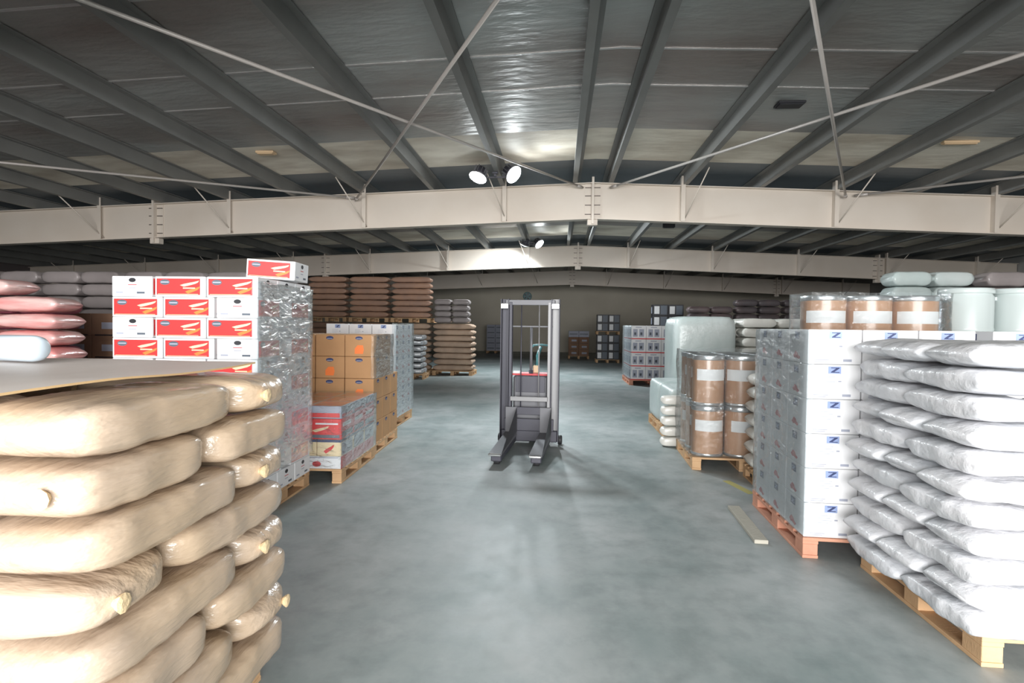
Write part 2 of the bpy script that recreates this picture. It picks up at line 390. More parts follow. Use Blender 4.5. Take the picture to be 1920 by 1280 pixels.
rod((5.5, 11.38, zz_(5.5)), (15-.1, 2.9, zz_(14.9)), 'steel brace rod running low to the right edge')

# small things at the roof
def small_box(name, c, dims, m, label, cat):
    b = MB(); b.box(-dims[0]/2, dims[0]/2, -dims[1]/2, dims[1]/2, 0, dims[2], m, .004)
    b.box(-dims[0]/2+.02, dims[0]/2-.02, -dims[1]/2+.02, dims[1]/2-.02, -.012, 0, m)
    tag(b.build(name, None, c), label, cat)

# twin floodlights
def floodlight(x, y, label, heads, power):
    root = empty('floodlight', (x, y, zr(x, ZT))); tag(root, label, 'lamp', 'ceiling floodlights')
    b = MB(); b.box(-.05, .05, -.05, .05, -.03, .0, 'steel_dark', .004); b.box(-.02, .02, -.02, .02, -.09, -.03, 'steel_dark'); b.box(-.22, .22, -.02, .02, -.10, -.08, 'steel_dark')
    b.build('bracket', root)
    for (hx, hy, hz, tx, ty) in heads:
        h = empty('lamp_head', (hx, hy, hz)); h.parent = root; h.rotation_euler = (ty, tx, 0)
        b = MB(); b.lathe([(.04, .16), (.09, .15), (.10, .04), (.14, -.01)], 'steel_dark', 20); b.build('housing', h)
        b = MB()
        for i in range(10):
            a = math.pi*2*i/10; b.box(.095, .13, -.004, .004, .03, .15, 'steel_mid', 0, (0, 0, a))
        b.build('heat_fins', h)
        b = MB(); b.lathe([(.138, -.012), (.17, -.04), (.172, -.05), (.16, -.05)], 'steel_light', 24); b.build('reflector', h)
        b = MB(); b.lathe([(.158, -.056), (.12, -.066), (.03, -.072)], 'lens', 24); b.build('lens', h)
        l = bpy.data.lights.new('flood_light', 'AREA'); l.shape = 'DISK'; l.size = .28; l.energy = power; l.color = (.88, .96, 1.0); l.spread = R(132)
        lo = bpy.data.objects.new('flood_light', l); COL.objects.link(lo); lo.parent = h; lo.location = (0, 0, -.085)
floodlight(-1.18, 10.35, 'twin headed white floodlight on a purlin before the nearest beam', [(-.30, .0, -.05, .30, -.38), (.30, .0, -.02, -.85, -.45)], 45)
floodlight(-.95, 18.9, 'floodlight glowing between the first and second roof beams', [(.24, 0, -.05, -.75, -.4), (-.2, .0, -.05, .45, .35)], 85)

# ---------------------------------------------------------------- pallets
def pallet_proto(name, wdt, dep, wood, h=.144):
    root = empty(name)
    nb = 7; bw = .1
    for i in range(nb):
        y = -dep/2+bw/2+i*(dep-bw)/(nb-1); b = MB(); b.box(-wdt/2, wdt/2, y-bw/2, y+bw/2, h-.022, h, wood, .002); b.build('deck_board', root)
    for i in (-1, 0, 1):
        x = i*(wdt/2-.05)
        b = MB(); b.box(x-.05, x+.05, -dep/2, dep/2, h-.044, h-.022, wood, .002); b.build('stringer_board', root)
        b = MB(); b.box(x-.05, x+.05, -dep/2, dep/2, 0, .022, wood, .002); b.build('bottom_board', root)
        for j in (-1, 0, 1):
            y = j*(dep/2-.0725); b = MB(); b.box(x-.048, x+.048, y-.07, y+.07, .022, h-.044, wood, .003); b.build('block', root)
    return Proto(root)
PAL = pallet_proto('wooden_pallet', 1.1, 1.15, 'wood'); PALR = pallet_proto('wooden_pallet', 1.1, 1.15, 'wood_red')
def pallet(Wf, lx, ly, rz, label, red=False, z=0, sx=1, sy=1):
    o = (PALR if red else PAL).put(Wf(lx, ly, z), rz, label, 'pallet', 'wooden pallets under the goods'); o.scale = (sx, sy, 1); return o
PH = .146

# ---------------------------------------------------------------- film
def film(Wf, x0, x1, y0, y1, z0, z1, label, milky=False, sides='all', bulge=.012, seed=1):
    """a wrinkled, thin film tube round a stack; local lx/ly ranges"""
    b = MB(); r = .05; path = []
    corners = [(x0, y0), (x1, y0), (x1, y1), (x0, y1)]
    segs = [(x0+r, y0, x1-r, y0), (x1, y0+r, x1, y1-r), (x1-r, y1, x0+r, y1), (x0, y1-r, x0, y0+r)]
    if sides == 'aisle':      # wraps the aisle side and laps round both its corners
        path = [(x0+.10, y1), (x0+r, y1)]+[(x0, y1-r-(y1-y0-2*r)*i/20) for i in range(21)]+[(x0+r*.3, y0+r*.3), (x0+r, y0), (x0+.06, y0)]
    else:
        for (ax, ay, bx, by) in segs:
            n = max(2, int(math.hypot(bx-ax, by-ay)/.06))
            for i in range(n+1): path.append((ax+(bx-ax)*i/n, ay+(by-ay)*i/n))
        path.append(path[0])
    nz = max(3, int((z1-z0)/.06)); vs = []; fs = []; cx, cy = (x0+x1)/2, (y0+y1)/2
    for j in range(nz+1):
        z = z0+(z1-z0)*j/nz
        for (px, py) in path:
            d = Vector((px-cx, py-cy)).normalized(); a = bulge*(.5+.5*noise.noise(Vector((px*5+seed, py*5, z*6))))
            p = Wf(px+d.x*a, py+d.y*a, z+.01*noise.noise(Vector((px*4, py*4, seed))))
            vs.append(p)
    n = len(path)
    for j in range(nz):
        for i in range(n-1): fs.append((j*n+i, j*n+i+1, (j+1)*n+i+1, (j+1)*n+i))
    b.add(vs, fs, 'film_milky' if milky else 'film', True)
    if sides == 'cap':
        e = MB()
        k = 8; vv = []; ff = []
        for i in range(k+1):
            for j in range(k+1):
                vv.append(Wf(x0+(x1-x0)*i/k, y0+(y1-y0)*j/k, z1+.012*noise.noise(Vector((i*.7, j*.7, seed)))))
        for i in range(k):
            for j in range(k): ff.append((i*(k+1)+j, (i+1)*(k+1)+j, (i+1)*(k+1)+j+1, i*(k+1)+j+1))
        b.add(vv, ff, 'film', True)
    return tag(b.build('stretch_film'), label, 'plastic film', 'stretch film round pallet loads')

# ---------------------------------------------------------------- sacks
def sack(L, Wd, H, mt, seed, kind='plump', ear=None, nu=18, nr=20, name='sack', amp=.010):
    b = MB(); vs = []; fs = []
    for i in range(nu+1):
        t = -1+2*i/nu; u = math.sin(t*math.pi/2)*.35+t*.65
        if kind == 'plump': a = max(0.05, (1-abs(u)**7))**.40; c = max(.04, (1-abs(u)**6))**.42
        elif kind == 'flat': a = 1-.04*abs(u)**8; c = max(.12, (1-abs(u)**9))**.5
        else: a = .90+.10*(1-abs(u)**6); c = max(.05, (1-abs(u)**5))**.55
        for k in range(nr):
            th = 2*math.pi*k/nr; cc, ss = math.cos(th), math.sin(th); e = {'plump': .42, 'flat': .36}.get(kind, .55)
            y = math.copysign(abs(cc)**e, cc)*a; z = math.copysign(abs(ss)**(e*.9), ss)*c
            p = Vector((u*L/2, y*Wd/2, z*H/2))
            d = abs(noise.noise(Vector((p.x*4+seed*3.1, p.y*4, p.z*5+seed))))
            d2 = abs(noise.noise(Vector((p.x*14, p.y*14+seed, p.z*10))))
            k_ = 1-(amp*(1.6*d+.6*d2))/max(.02, H/2)*.9
            vs.append((p.x*(1-.02*d), p.y*(1-(1-k_)*.45), p.z*k_+H/2-.012*abs(u)**3*(1 if kind != 'plump' else .4)*0))
    for i in range(nu):
        for k in range(nr):
            k2 = (k+1) % nr; fs.append((i*nr+k, i*nr+k2, (i+1)*nr+k2, (i+1)*nr+k))
    fs.append(tuple(reversed(range(nr)))); fs.append(tuple(nu*nr+k for k in range(nr)))
    b.add(vs, fs, mt, True)
    if ear is None:
        return Proto(fixn(b.build(name)))
    root = empty(name); fixn(b.build('sack_body', root))
    for sx in (-1, 1):
        e = MB(); vs = []; n = 9
        e.lathe([(.012, 0), (.013, .008), (.022, .02), (.028, .032), (.014, .036)], ear, n, axis='x', sm=False)
        o = e.build('tied_ear', root, (sx*(L/2-.019), Wd*.22, H*.5)); o.rotation_euler = (0, 0, 0 if sx > 0 else math.pi)
    return Proto(root)

# ---- near left: beige sacks under a cardboard sheet
RZL = R(1.5)
def sack_stack(Wf, rz, side, patterns, nlay, z0, pitch, protos, label, group, jit=.012, cat='sack', skip=None, scl=1.0):
    """patterns: list of lists of (lx,ly,turned,placeword,kind)"""
    for k in range(nlay):
        pat = patterns[k % len(patterns)]
        for (lx, ly, turned, word, kd) in pat:
            if skip and skip(k, lx, ly): continue
            pr = random.choice(protos[kd])
            x, y, _ = Wf(lx+random.uniform(-jit, jit), ly+random.uniform(-jit*.3, jit*.3))
            flip = math.pi if random.random() < .5 else 0
            pr.put((x, y, z0+k*pitch), rz+(math.pi/2 if turned else 0)+flip+random.uniform(-.012, .012), label.format(row=row_word(k, nlay), where=word), cat, group)
LW = frame(-1.16, 1.33, R(1.5), -1)
big = [sack(.785, .392, .158, 'sack_beige', s, ear='ear', name='beige_sack', nu=30, nr=28) for s in (1, 2, 3, 4)]
mid_ = [sack(.585, .390, .158, 'sack_beige', s, ear='ear', name='beige_sack', nu=28, nr=28) for s in (5, 6, 7)]
PA = [(.20, .40, True, 'near aisle corner', 'b'), (.40, 1.0, False, 'far aisle corner', 'b'), (1.0, .80, True, 'far left corner', 'b'), (.80, .20, False, 'near left corner', 'b')]
PB = [(.20, .30, True, 'near aisle side', 'm'), (.20, .90, True, 'far aisle side', 'm'), (.60, .30, True, 'near middle', 'm'), (.60, .90, True, 'far middle', 'm'), (1.0, .30, True, 'near left side', 'm'), (1.0, .90, True, 'far left side', 'm')]
PC = [(.40, .20, False, 'near aisle corner', 'b'), (.20, .80, True, 'far aisle corner', 'b'), (.80, 1.0, False, 'far left corner', 'b'), (1.0, .40, True, 'near left corner', 'b')]
sack_stack(LW, R(1.5), -1, [PC, PA, PB, PA, PC, PA, PB, PA], 8, PH, .1545, {'b': big, 'm': mid_},
           'plump beige sack, {row} layer, {where} of the stack nearest on the left', 'beige sacks in the near left stack', jit=.01)
pallet(LW, .66, .6, R(1.5), 'wooden pallet beneath the beige sacks at near left', sx=.98, sy=.9)
# cardboard sheet on the top
b = MB(); nx, ny = 14, 14; vs = []; fs = []
for lay in (0, 1):
    for i in range(nx+1):
        for j in range(ny+1):
            lx = .20+1.05*i/nx; ly = -.04+1.26*j/ny
            z = 1.410+lay*.007+.006*math.sin(ly*5+lx*2)+.004*noise.noise(Vector((lx*3, ly*3, 0)))
            vs.append(LW(lx, ly, z))
n1 = (nx+1)*(ny+1)
for i in range(nx):
    for j in range(ny):
        a = i*(ny+1)+j; fs.append((a, a+1, a+ny+2, a+ny+1)); fs.append((a+n1, a+n1+ny+1, a+n1+ny+2, a+n1+1))
b.add(vs, fs, 'sheet', False)
rim = [i*(ny+1) for i in range(nx+1)]+[nx*(ny+1)+j for j in range(1, ny+1)]+[i*(ny+1)+ny for i in range(nx-1, -1, -1)]+[j for j in range(ny-1, 0, -1)]
fs = [(rim[i], rim[(i+1) % len(rim)], rim[(i+1) % len(rim)]+n1, rim[i]+n1) for i in range(len(rim))]
k = b.mi('sheet_edge')
for f_ in fs: b.f.append(f_); b.m.append(k); b.smooth.append(False)
tag(fixn(b.build('cardboard_sheet')), 'greyish cardboard sheet lying on top of the beige sacks', 'cardboard')
# pale bottle lying on the sheet
root = empty('plastic_bottle', LW(1.10, .93, 1.426), R(170)); tag(root, 'pale blue round ended plastic bottle lying on the cardboard sheet', 'bottle')
b = MB(); b.lathe([(.006, -.17), (.035, -.168), (.05, -.15), (.055, -.12), (.055, .05), (.045, .09), (.02, .12), (.018, .13)], 'bottle', 24, axis='x'); o = b.build('bottle_body', root, (0, 0, .056))
b = MB(); b.lathe([(.022, .128), (.022, .155), (.018, .158)], 'white', 16, axis='x'); b.build('cap', root, (0, 0, .056))

# ---------------------------------------------------------------- cartons
def carton(name, wd, dp, h, body, marks, chamf=.004, parts=None):
    b = MB(); b.box(-wd/2, wd/2, -dp/2, dp/2, 0, h, body, chamf)
    for (face, u0, u1, v0, v1, mt, *sh) in marks:
        l = .0012 if len(sh) < 2 else sh[1]
        b.mark(face, u0, u1, v0, v1, mt, l, sh[0] if sh else 'rect', (wd, dp, h))
    if parts is None: return Proto(b.build(name))
SW = [(0, .25), (.2, .45), (.45, .62), (.75, .80), (1, 1), (.95, .72), (.8, .48), (.5, .22), (.2, 0)]
def redmarks():
    m = []
    for fc in ('-y', '+y'):
        m += [(fc, .035, .90, .10, .90, 'redp'),
              (fc, .10, .30, .58, .86, 'badge', 'oval', .002), (fc, .12, .28, .69, .75, 'line', 'rect', .0026),
              (fc, .50, .88, .50, .80, 'cream', SW, .002), (fc, .60, .90, .16, .52, 'orange', SW, .002), (fc, .56, .80, .40, .46, 'cream', 'rect', .0026),
              (fc, .06, .86, .125, .145, 'cream', 'rect', .002)]
    for fc in ('-x', '+x'):
        m += [(fc, .42, .60, .70, .92, 'black', 'oval'), (fc, .40, .62, .56, .60, 'redm'), (fc, .42, .60, .40, .44, 'line'), (fc, .10, .28, .16, .24, 'line'), (fc, .62, .82, .14, .24, 'badge')]
    return m
REDC = carton('red_white_carton', .418, .338, .163, 'white', redmarks())
L2 = frame(-2.40, 4.42, R(1.5), -1); rz2 = R(1.5)
nl = 11
def redbox(k, lx, ly, turned, where):
    # readable side faces the camera (-y) or, when turned, the aisle (+x)
    REDC.put(L2(lx, ly, PH+k*.1655), rz2+(math.pi/2 if turned else 0)+random.uniform(-.01, .01),
             f'red and white carton, {row_word(k, nl)} layer, {where}, tall red stack', 'box', 'red and white cartons in the tall left stack')
for k in range(nl):
    if (nl-1-k) % 2 == 0:      # layer with long red fronts on the right
        for r_, ly in enumerate((.17, .52, .87)):
            redbox(k, .21, ly, False, ('front right', 'middle right', 'back right')[r_])
            if r_ == 0: redbox(k, .64, ly, False, 'front centre')
            elif r_ == 1: redbox(k, .64, ly, False, ('', 'middle centre', 'back centre')[r_])
        redbox(k, 1.04, .21, True, 'front left white end')
    else:
        redbox(k, .17, .21, True, 'front right white end'); redbox(k, .17, .82, True, 'back right turned')
        redbox(k, .57, .17, False, 'front centre'); redbox(k, 1.0, .17, False, 'front left')
        redbox(k, .57, .52, False, 'inner centre')
o = REDC.put(L2(.10, .56, PH+nl*.1655+.014), rz2+R(4), 'red and white carton lying askew, alone on top of the tall red stack', 'box', None, (0, R(3.2)))
pallet(L2, .62, .52, rz2, 'pallet showing its corner beneath the red and white cartons', sx=1.1, sy=.95)
film(L2, -.022, 1.28, -.03, 1.07, .35, 1.93, 'clear film with glints on the side of the red carton stack', True, 'aisle', .02, 3)

# white cartons with blue print
def white_marks():
    Z = [(0, 1), (0, .85), (.6, .85), (0, .15), (0, 0), (1, 0), (1, .15), (.4, .15), (1, .85), (1, 1)]
    m = []
    for fc in ('-y', '+y'):
        m += [(fc, .39, .63, .74, .95, 'bluep'), (fc, .44, .60, .77, .92, 'navy', Z, .002), (fc, .58, .64, .50, .54, 'line')]
        for i, (a, c) in enumerate(((.26, .52), (.26, .50), (.26, .53), (.26, .46))): m.append((fc, a, c, .64-.07*i, .652-.07*i, 'line'))
        m += [(fc, .12, .40, .11, .13, 'line'), (fc, .12, .36, .06, .08, 'line'), (fc, .66, .82, .08, .15, 'line')]
    for fc in ('-x', '+x'):
        m += [(fc, .30, .55, .70, .93, 'navy'), (fc, .34, .51, .76, .86, 'bluep', Z, .002), (fc, .24, .62, .10, .34, 'redm', [(0, .4), (.3, 1), (.6, .8), (.7, .5), (1, .3), (.8, 0), (.4, .2), (.2, .1)])]
    return m
WHC = carton('white_carton', .350, .367, .240, 'white', white_marks())
def white_stack(Wf, rz, side, cols, deep, rows, where, grp, only_front=False, topfull=False):
    for k in range(rows):
        for c in range(cols):
            for d in range(deep):
                if not (c == 0 or d == 0 or (topfull and k == rows-1)): continue
                pos = f'{ORD[c]} from aisle' if d == 0 else f'{"middle" if d == 1 else "far"} on aisle side'
                if d > 0 and c > 0: pos = f'inner spot {ORD[c]} across {ORD[d]} back'
                WHC.put(Wf(.18+c*.358, .188+d*.376, PH+k*.243), rz+random.uniform(-.003, .003),
                        f'white carton with blue print, {row_word(k, rows)} row, {pos}, {where}', 'box', grp)
R2F = frame(1.725, 4.16, R(-2.5), 1)
white_stack(R2F, R(-2.5), 1, 3, 3, 6, 'beside the white sacks', 'white cartons in the near right stack')
pallet(R2F, .57, .60, R(-2.5), 'reddish pallet sticking out beneath the white cartons beside the sacks', True, sx=1.04, sy=1.06)
film(R2F, -.022, 1.1, -.025, 1.17, .17, 1.60, 'greyish film over the aisle side of the near white cartons', True, 'aisle', .014, 5)
R2G = frame(2.90, 4.11, R(-2.5), 1)
white_stack(R2G, R(-2.5), 1, 3, 1, 6, 'behind the white sacks', 'white cartons behind the white sacks')
pallet(R2G, .55, .58, R(-2.5), 'pallet under the second white carton stack behind the sacks', True)
CF = frame(-2.50, 8.62, R(1), -1)
white_stack(CF, R(1), -1, 3, 3, 6, 'behind brown cartons', 'white cartons in the left stack behind the brown ones')
pallet(CF, .55, .58, R(1), 'pallet jutting into the aisle beneath the left white cartons')
film(CF, -.022, 1.1, -.025, 1.17, .17, 1.62, 'bluish film over the aisle side of the left white cartons', True, 'aisle', .02, 6)

# brown cartons
def brown_marks(red):
    m = []
    for fc in ('-y', '+y', '-x', '+x'):
        m += [(fc, .36, .62, .76, .93, 'navy', 'oval'), (fc, .40, .58, .80, .83, 'line', 'rect', .002)]
        if red and fc in ('-y', '+y'): m += [(fc, .34, .66, .12, .52, 'orange', [(0, 0), (0, .6), (.3, 1), (.9, 1), (1, .5), (.9, 0)])]
    m += [('+z', .46, .54, 0, 1, 'sheet')]
    return m
BRC = carton('brown_carton', .352, .385, .262, 'card', brown_marks(False)); BRR = carton('brown_carton', .352, .385, .262, 'card', brown_marks(True))
BF = frame(-2.22, 6.78, R(2), -1)
for k in range(5):
    for c in range(3):
        for d in range(3 if k < 3 else 2):
            if c and d and k not in (4, 2): continue
            pos = ('aisle corner', 'centre', 'left end')[c] if d == 0 else (('middle', 'far')[d-1]+' on the aisle side' if c == 0 else f'{ORD[c]} across, {ORD[d]} back')
            (BRR if (k+c) % 2 == 0 else BRC).put(BF(.18+c*.362, .195+d*.392, PH+k*.2655), R(2)+random.uniform(-.015, .015),
                f'brown cardboard carton, {row_word(k, 5)} row, {pos}, left of the aisle', 'box', 'brown cartons in the left stack')
pallet(BF, .55, .59, R(2), 'pallet beneath the stacked brown cartons', sx=1.0, sy=1.03)
film(BF, -.022, 1.1, -.03, .83, PH+.80, PH+1.33, 'loose glossy film round the upper rows of brown cartons', False, 'aisle', .035, 9)

# red mixed goods on pallet A
AF = frame(-2.15, 5.57, R(2), -1); rzA = R(2)
def trm(): 
    m = []
    for fc in ('-y', '+y'): m += [(fc, .05, .95, .86, .93, 'line'), (fc, .42, .60, .15, .60, 'redm', 'oval'), (fc, .08, .34, .2, .25, 'line')]
    for fc in ('-x', '+x'): m += [(fc, .0, 1.0, .02, .98, 'redp')]
    return m
TR = carton('low_tray_carton', .50, .37, .125, 'white', trm())
CRM = carton('cream_gift_carton', .245, .37, .165, 'cream', [(f_, 0, 1, .84, 1, 'navy') for f_ in ('-y', '+y', '+x', '-x')]+[(f_, .28, .72, .15, .72, 'redp', SW, .002) for f_ in ('-y', '+y')]+[(f_, .05, .95, .05, .80, 'line') for f_ in ('+x', '-x')])
RDC = carton('red_case', .33, .37, .205, 'redp', [('-y', .05, .95, .06, .22, 'badge'), ('-y', .10, .62, .34, .66, 'cream', SW, .002), ('-y', .2, .9, .72, .80, 'white'), ('+x', .06, .94, .08, .36, 'badge'), ('+x', .1, .8, .6, .8, 'white'), ('-x', .06, .94, .08, .36, 'badge'), ('+z', .05, .95, .06, .94, 'redm'), ('+z', .3, .7, .3, .7, 'line', 'rect', .002)])
GRC = carton('grey_case', .33, .37, .125, 'line', [('+z', .05, .95, .05, .95, 'redm'), ('-y', .05, .95, .1, .45, 'redp'), ('+x', .05, .95, .1, .35, 'redm')])
dn = ('front', 'middle', 'back')
for d in range(3):
    for c in range(2): TR.put(AF(.26+c*.51, .19+d*.385, PH), rzA, f'flat white tray carton with red end, {dn[d]} {"aisle" if c == 0 else "inner"} place, bottom of the red goods', 'box', 'white tray cartons of the red goods pallet')
    for c in range(4): CRM.put(AF(.13+c*.252, .19+d*.385, PH+.128), rzA, f'cream gift carton with red emblem, {dn[d]} row, {ORD[c]} from the aisle, above white trays', 'box', 'cream gift cartons of the red goods pallet')
    for c in range(3): RDC.put(AF(.17+c*.338, .19+d*.385, PH+.296), rzA, f'red case with yellow swoosh, {dn[d]} row, {ORD[c]} from the aisle', 'box', 'red cases of the red goods pallet')
    for c in range(3): GRC.put(AF(.17+c*.338, .19+d*.385, PH+.504), rzA, f'shallow grey case with red top, {dn[d]} row, {ORD[c]} from the aisle', 'box', 'grey cases topping the red goods')
pallet(AF, .55, .59, rzA, 'pallet under the red cases and cream gift cartons', sx=1.0, sy=1.02)
film(AF, -.02, 1.1, -.02, 1.18, PH+.015, PH+.64, 'clear film wrapped round the low load of red cases', False, 'cap', .02, 12)

# ---------------------------------------------------------------- fibre drums
def drum(name, r, h, body='drum', plastic=False):
    root = empty(name)
    if not plastic:
        b = MB(); b.lathe([(r-.006, .01), (r-.004, .03), (r-.004, h-.05), (r-.006, h-.02)], body, 32); b.build('drum_body', root)
        b = MB(); b.lathe([(r-.012, 0), (r-.001, .002), (r, .03), (r-.003, .034)], 'rim', 32); b.build('bottom_rim', root)
        b = MB(); b.lathe([(r-.003, h-.06), (r, h-.055), (r, h-.008), (r-.006, h-.001), (r-.018, h-.002), (r-.022, h-.012), (.02, h-.012)], 'rim', 32); b.build('lid', root)
        b = MB(); n = 10; vs = []
        for j in (0, 1):
            for i in range(n+1):
                a = R(-148)+R(116)*i/n; vs.append(((r-.002)*math.cos(a), (r-.002)*math.sin(a), h*(.50 if j == 0 else .72)))
        b.add(vs, [(i, i+1, n+2+i, n+1+i) for i in range(n)], 'paper', True); b.build('paper_label', root)
    else:
        b = MB(); b.lathe([(r-.02, 0), (r-.006, .02), (r-.004, h*.27), (r, h*.29), (r, h*.31), (r-.004, h*.33), (r-.004, h-.10), (r-.02, h-.07), (r-.022, h-.05)], body, 36); b.build('drum_body', root)
        b = MB(); b.lathe([(r-.004, h-.06), (r, h-.055), (r, h-.01), (r-.01, h-.001), (r-.03, h-.001), (r-.04, h-.012), (.02, h-.012)], body, 36); b.build('lid', root)
        b = MB()
        for a in (-1, 1): b.box(a*(r-.004)-.012, a*(r-.004)+.012, -.05, .05, h-.13, h-.09, body, .003)
        b.build('handle', root)
    return Proto(root)
DR = drum('fibre_drum', .180, .575)
DF = frame(1.53, 6.62, R(-2.5), 1)
for k in range(2):
    for c in range(3):
        for d in range(3):
            pos = f'{("near","middle","far")[d]} row, {("aisle side","centre","inner side")[c]}'
            DR.put(DF(.185+c*.366, .19+d*.372, PH+k*.577), R(-2.5)+random.uniform(-.25, .25), f'brown fibre drum, {("lower","upper")[k]} tier, {pos} of the wrapped drum pallet', 'drum', 'brown fibre drums on the right pallet')
pallet(DF, .55, .57, R(-2.5), 'pallet beneath the two tiers of brown drums', sx=1.02, sy=1.0)
film(DF, -.02, 1.115, -.02, 1.14, PH+.015, PH+1.19, 'clear glossy film wrapped round the brown drums', False, 'cap', .03, 21)
DB = drum('fibre_drum', .235, .610)
UF = frame(2.72, 6.55, R(-2), 1)
for k in range(3):
    for c in range(3):
        DB.put(UF(.24+c*.475, .24, PH+k*.612), R(-2)+random.uniform(-.2, .2), f'large brown drum, {("bottom","middle","top")[k]} tier, {("left","centre","right")[c]} of the tall drum stack', 'drum', 'large brown drums behind the white cartons')
pallet(UF, .72, .5, R(-2), 'pallet under the tall stack of large drums', sx=1.3, sy=.9)
film(UF, -.03, 1.45, -.03, .52, PH+.3, PH+1.86, 'clear film round the tall stack of large drums', False, 'all', .03, 25)
DM = drum('plastic_drum', .255, .64, 'mintdrum', True)
MF = frame(4.20, 6.50, R(-2), 1)
for k in range(3):
    for c in range(3):
        DM.put(MF(.26+c*.53, .27, PH+k*.642), R(-2), f'pale mint plastic drum, {("bottom","middle","top")[k]} tier, {("left","centre","right")[c]}, behind the white sacks', 'drum', 'pale mint drums behind the white sacks')
pallet(MF, .8, .5, R(-2), 'pallet under the pale mint drums', sx=1.45, sy=.9)

# ---------------------------------------------------------------- near right: white sacks
wl = [sack(.60, .393, .133, 'sack_white', s, 'pillow', name='white_sack', amp=.015, nu=26, nr=26) for s in (11, 12, 13, 14)]
WF = frame(1.90, 2.78, R(-1), 1)
wA = [(.29, .20, False, 'near on the aisle side', 'w'), (.29, .60, False, 'middle on the aisle side', 'w'), (.29, 1.0, False, 'far on the aisle side', 'w'), (.80, .30, True, 'near on the inner side', 'w')]
wB = [(.20, .30, True, 'near on the aisle side', 'w'), (.20, .91, True, 'far on the aisle side', 'w'), (.71, .20, False, 'near on the inner side', 'w')]
topA = [(.80, .92, True, 'far on the inner side', 'w')]; topB = [(.71, .60, False, 'middle on the inner side', 'w'), (.71, 1.0, False, 'far on the inner side', 'w')]
sack_stack(WF, R(-1), 1, [wB, wA, wB, wA, wB, wA, wB, wA, wB, wB+topB, wA+topA], 11, PH, .1275, {'w': wl},
           'white plastic sack, {row} layer, {where} of the nearest right stack', 'white sacks in the near right stack', jit=.024)
pallet(WF, .68, .68, R(-1), 'pallet with orange blocks beneath the white sacks', sx=1.0, sy=1.0)
SF = frame(1.95, 5.62, R(-3), 1)
sw = [sack(.42, .34, .145, 'sack_cream', s, 'pillow', name='cream_sack') for s in (15, 16)]
sack_stack(SF, R(-3), 1, [[(.22, .20, False, 'front', 'w'), (.22, .58, False, 'back', 'w')]], 7, PH, .142, {'w': sw},
           'cream sack, {row} of the {where} pile, squeezed between white cartons and drums', 'cream sacks between cartons and drums', jit=.01)
pallet(SF, .30, .40, R(-3), 'small pallet under the cream sacks', sx=.5, sy=.7)

# loose plank and yellow paint
b = MB(); b.box(-.05, .05, -.42, .42, 0, .03, 'wood_grey', .004); tag(b.build('wooden_plank', None, (1.545, 4.80, .001), R(-3)), 'weathered wooden plank lying on the floor beside the reddish pallet', 'plank')
b = MB(); b.box(-.04, .04, -.24, .24, .0005, .002, 'yellow'); o = b.build('floor_marking', None, (1.83, 5.95, 0), R(14)); tag(o, 'worn yellow paint stripe on the floor by the drums', 'floor marking')

# ---------------------------------------------------------------- mint blocks and layered sacks, right middle
def block(wd, dp, h, mt, seed, name):
    b = MB(); vs = []; fs = []; n = 10
    def pt(fx, fy, fz):
        p = Vector((fx, fy, fz)); e = 12.0
        m_ = max(abs(fx), abs(fy), abs(fz)); l = (abs(fx)**e+abs(fy)**e+abs(fz)**e)**(1/e); p = p*(m_/l)
        k = 1-.02*abs(noise.noise(p*2.3+Vector((seed, 0, 0))))
        return (p.x*wd/2*k, p.y*dp/2*k, (p.z*k+1)*h/2)
    for a in range(3):
        for s_ in (-1, 1):
            base = len(vs)
            for i in range(n+1):
                for j in range(n+1):
                    q = [0, 0, 0]; q[a] = s_; q[(a+1) % 3] = -1+2*i/n; q[(a+2) % 3] = -1+2*j/n; vs.append(pt(*q))
            for i in range(n):
                for j in range(n):
                    k = base+i*(n+1)+j; f_ = (k, k+n+1, k+n+2, k+1); fs.append(f_ if s_ > 0 else tuple(reversed(f_)))
    b.add(vs, fs, mt, True); o = b.build(name)
    import bmesh
    bm = bmesh.new(); bm.from_mesh(o.data); bmesh.ops.remove_doubles(bm, verts=bm.verts, dist=1e-5); bm.to_mesh(o.data); bm.free()
    return Proto(o)
MB1 = block(1.0, .93, .62, 'mint', 1, 'wrapped_pallet_load'); MB2 = block(1.05, 1.06, 1.66, 'mint', 2, 'wrapped_pallet_load')
LF = frame(1.53, 8.02, R(0), 1)
for d in range(2):
    MB1.put(LF(.5, .48+d*.96, PH), 0, f'low pale mint film wrapped load, {("near","far")[d]} of two beyond the drums', 'wrapped load', 'low pale mint wrapped loads')
    pallet(LF, .5, .48+d*.96, 0, f'pallet beneath the {("near","far")[d]} low mint wrapped load', sx=.9, sy=.8)
cw = sack(.50, .17, .135, 'sack_cream', 31, 'plump', name='cream_sack')
for k in range(5): cw.put(LF(.10, -.12, .004+k*.14), R(0), f'small cream sack, {row_word(k,5)} in the narrow pile before the low mint load', 'sack', 'small cream sacks piled at the mint load')
TF = frame(1.98, 10.05, R(0), 1)
MB2.put(TF(.52, .54, PH), 0, 'tall pale mint film wrapped load behind the drums', 'wrapped load', None)
pallet(TF, .52, .55, 0, 'pallet under the tall mint wrapped load')
cl = [sack(.56, .40, .168, 'sack_cream', s, 'flat', name='cream_sack') for s in (17, 18)]
G2 = [(.29, .21, False, 'front left', 'w'), (.86, .21, False, 'front right', 'w'), (.29, .62, False, 'back left', 'w'), (.86, .62, False, 'back right', 'w')]
TF2 = frame(3.08, 10.0, 0, 1)
sack_stack(TF2, 0, 1, [G2], 10, PH, .163, {'w': cl}, 'cream sack, {row} layer, {where}, in the stack beside the tall mint load', 'cream sacks beside the tall mint load', jit=.01)
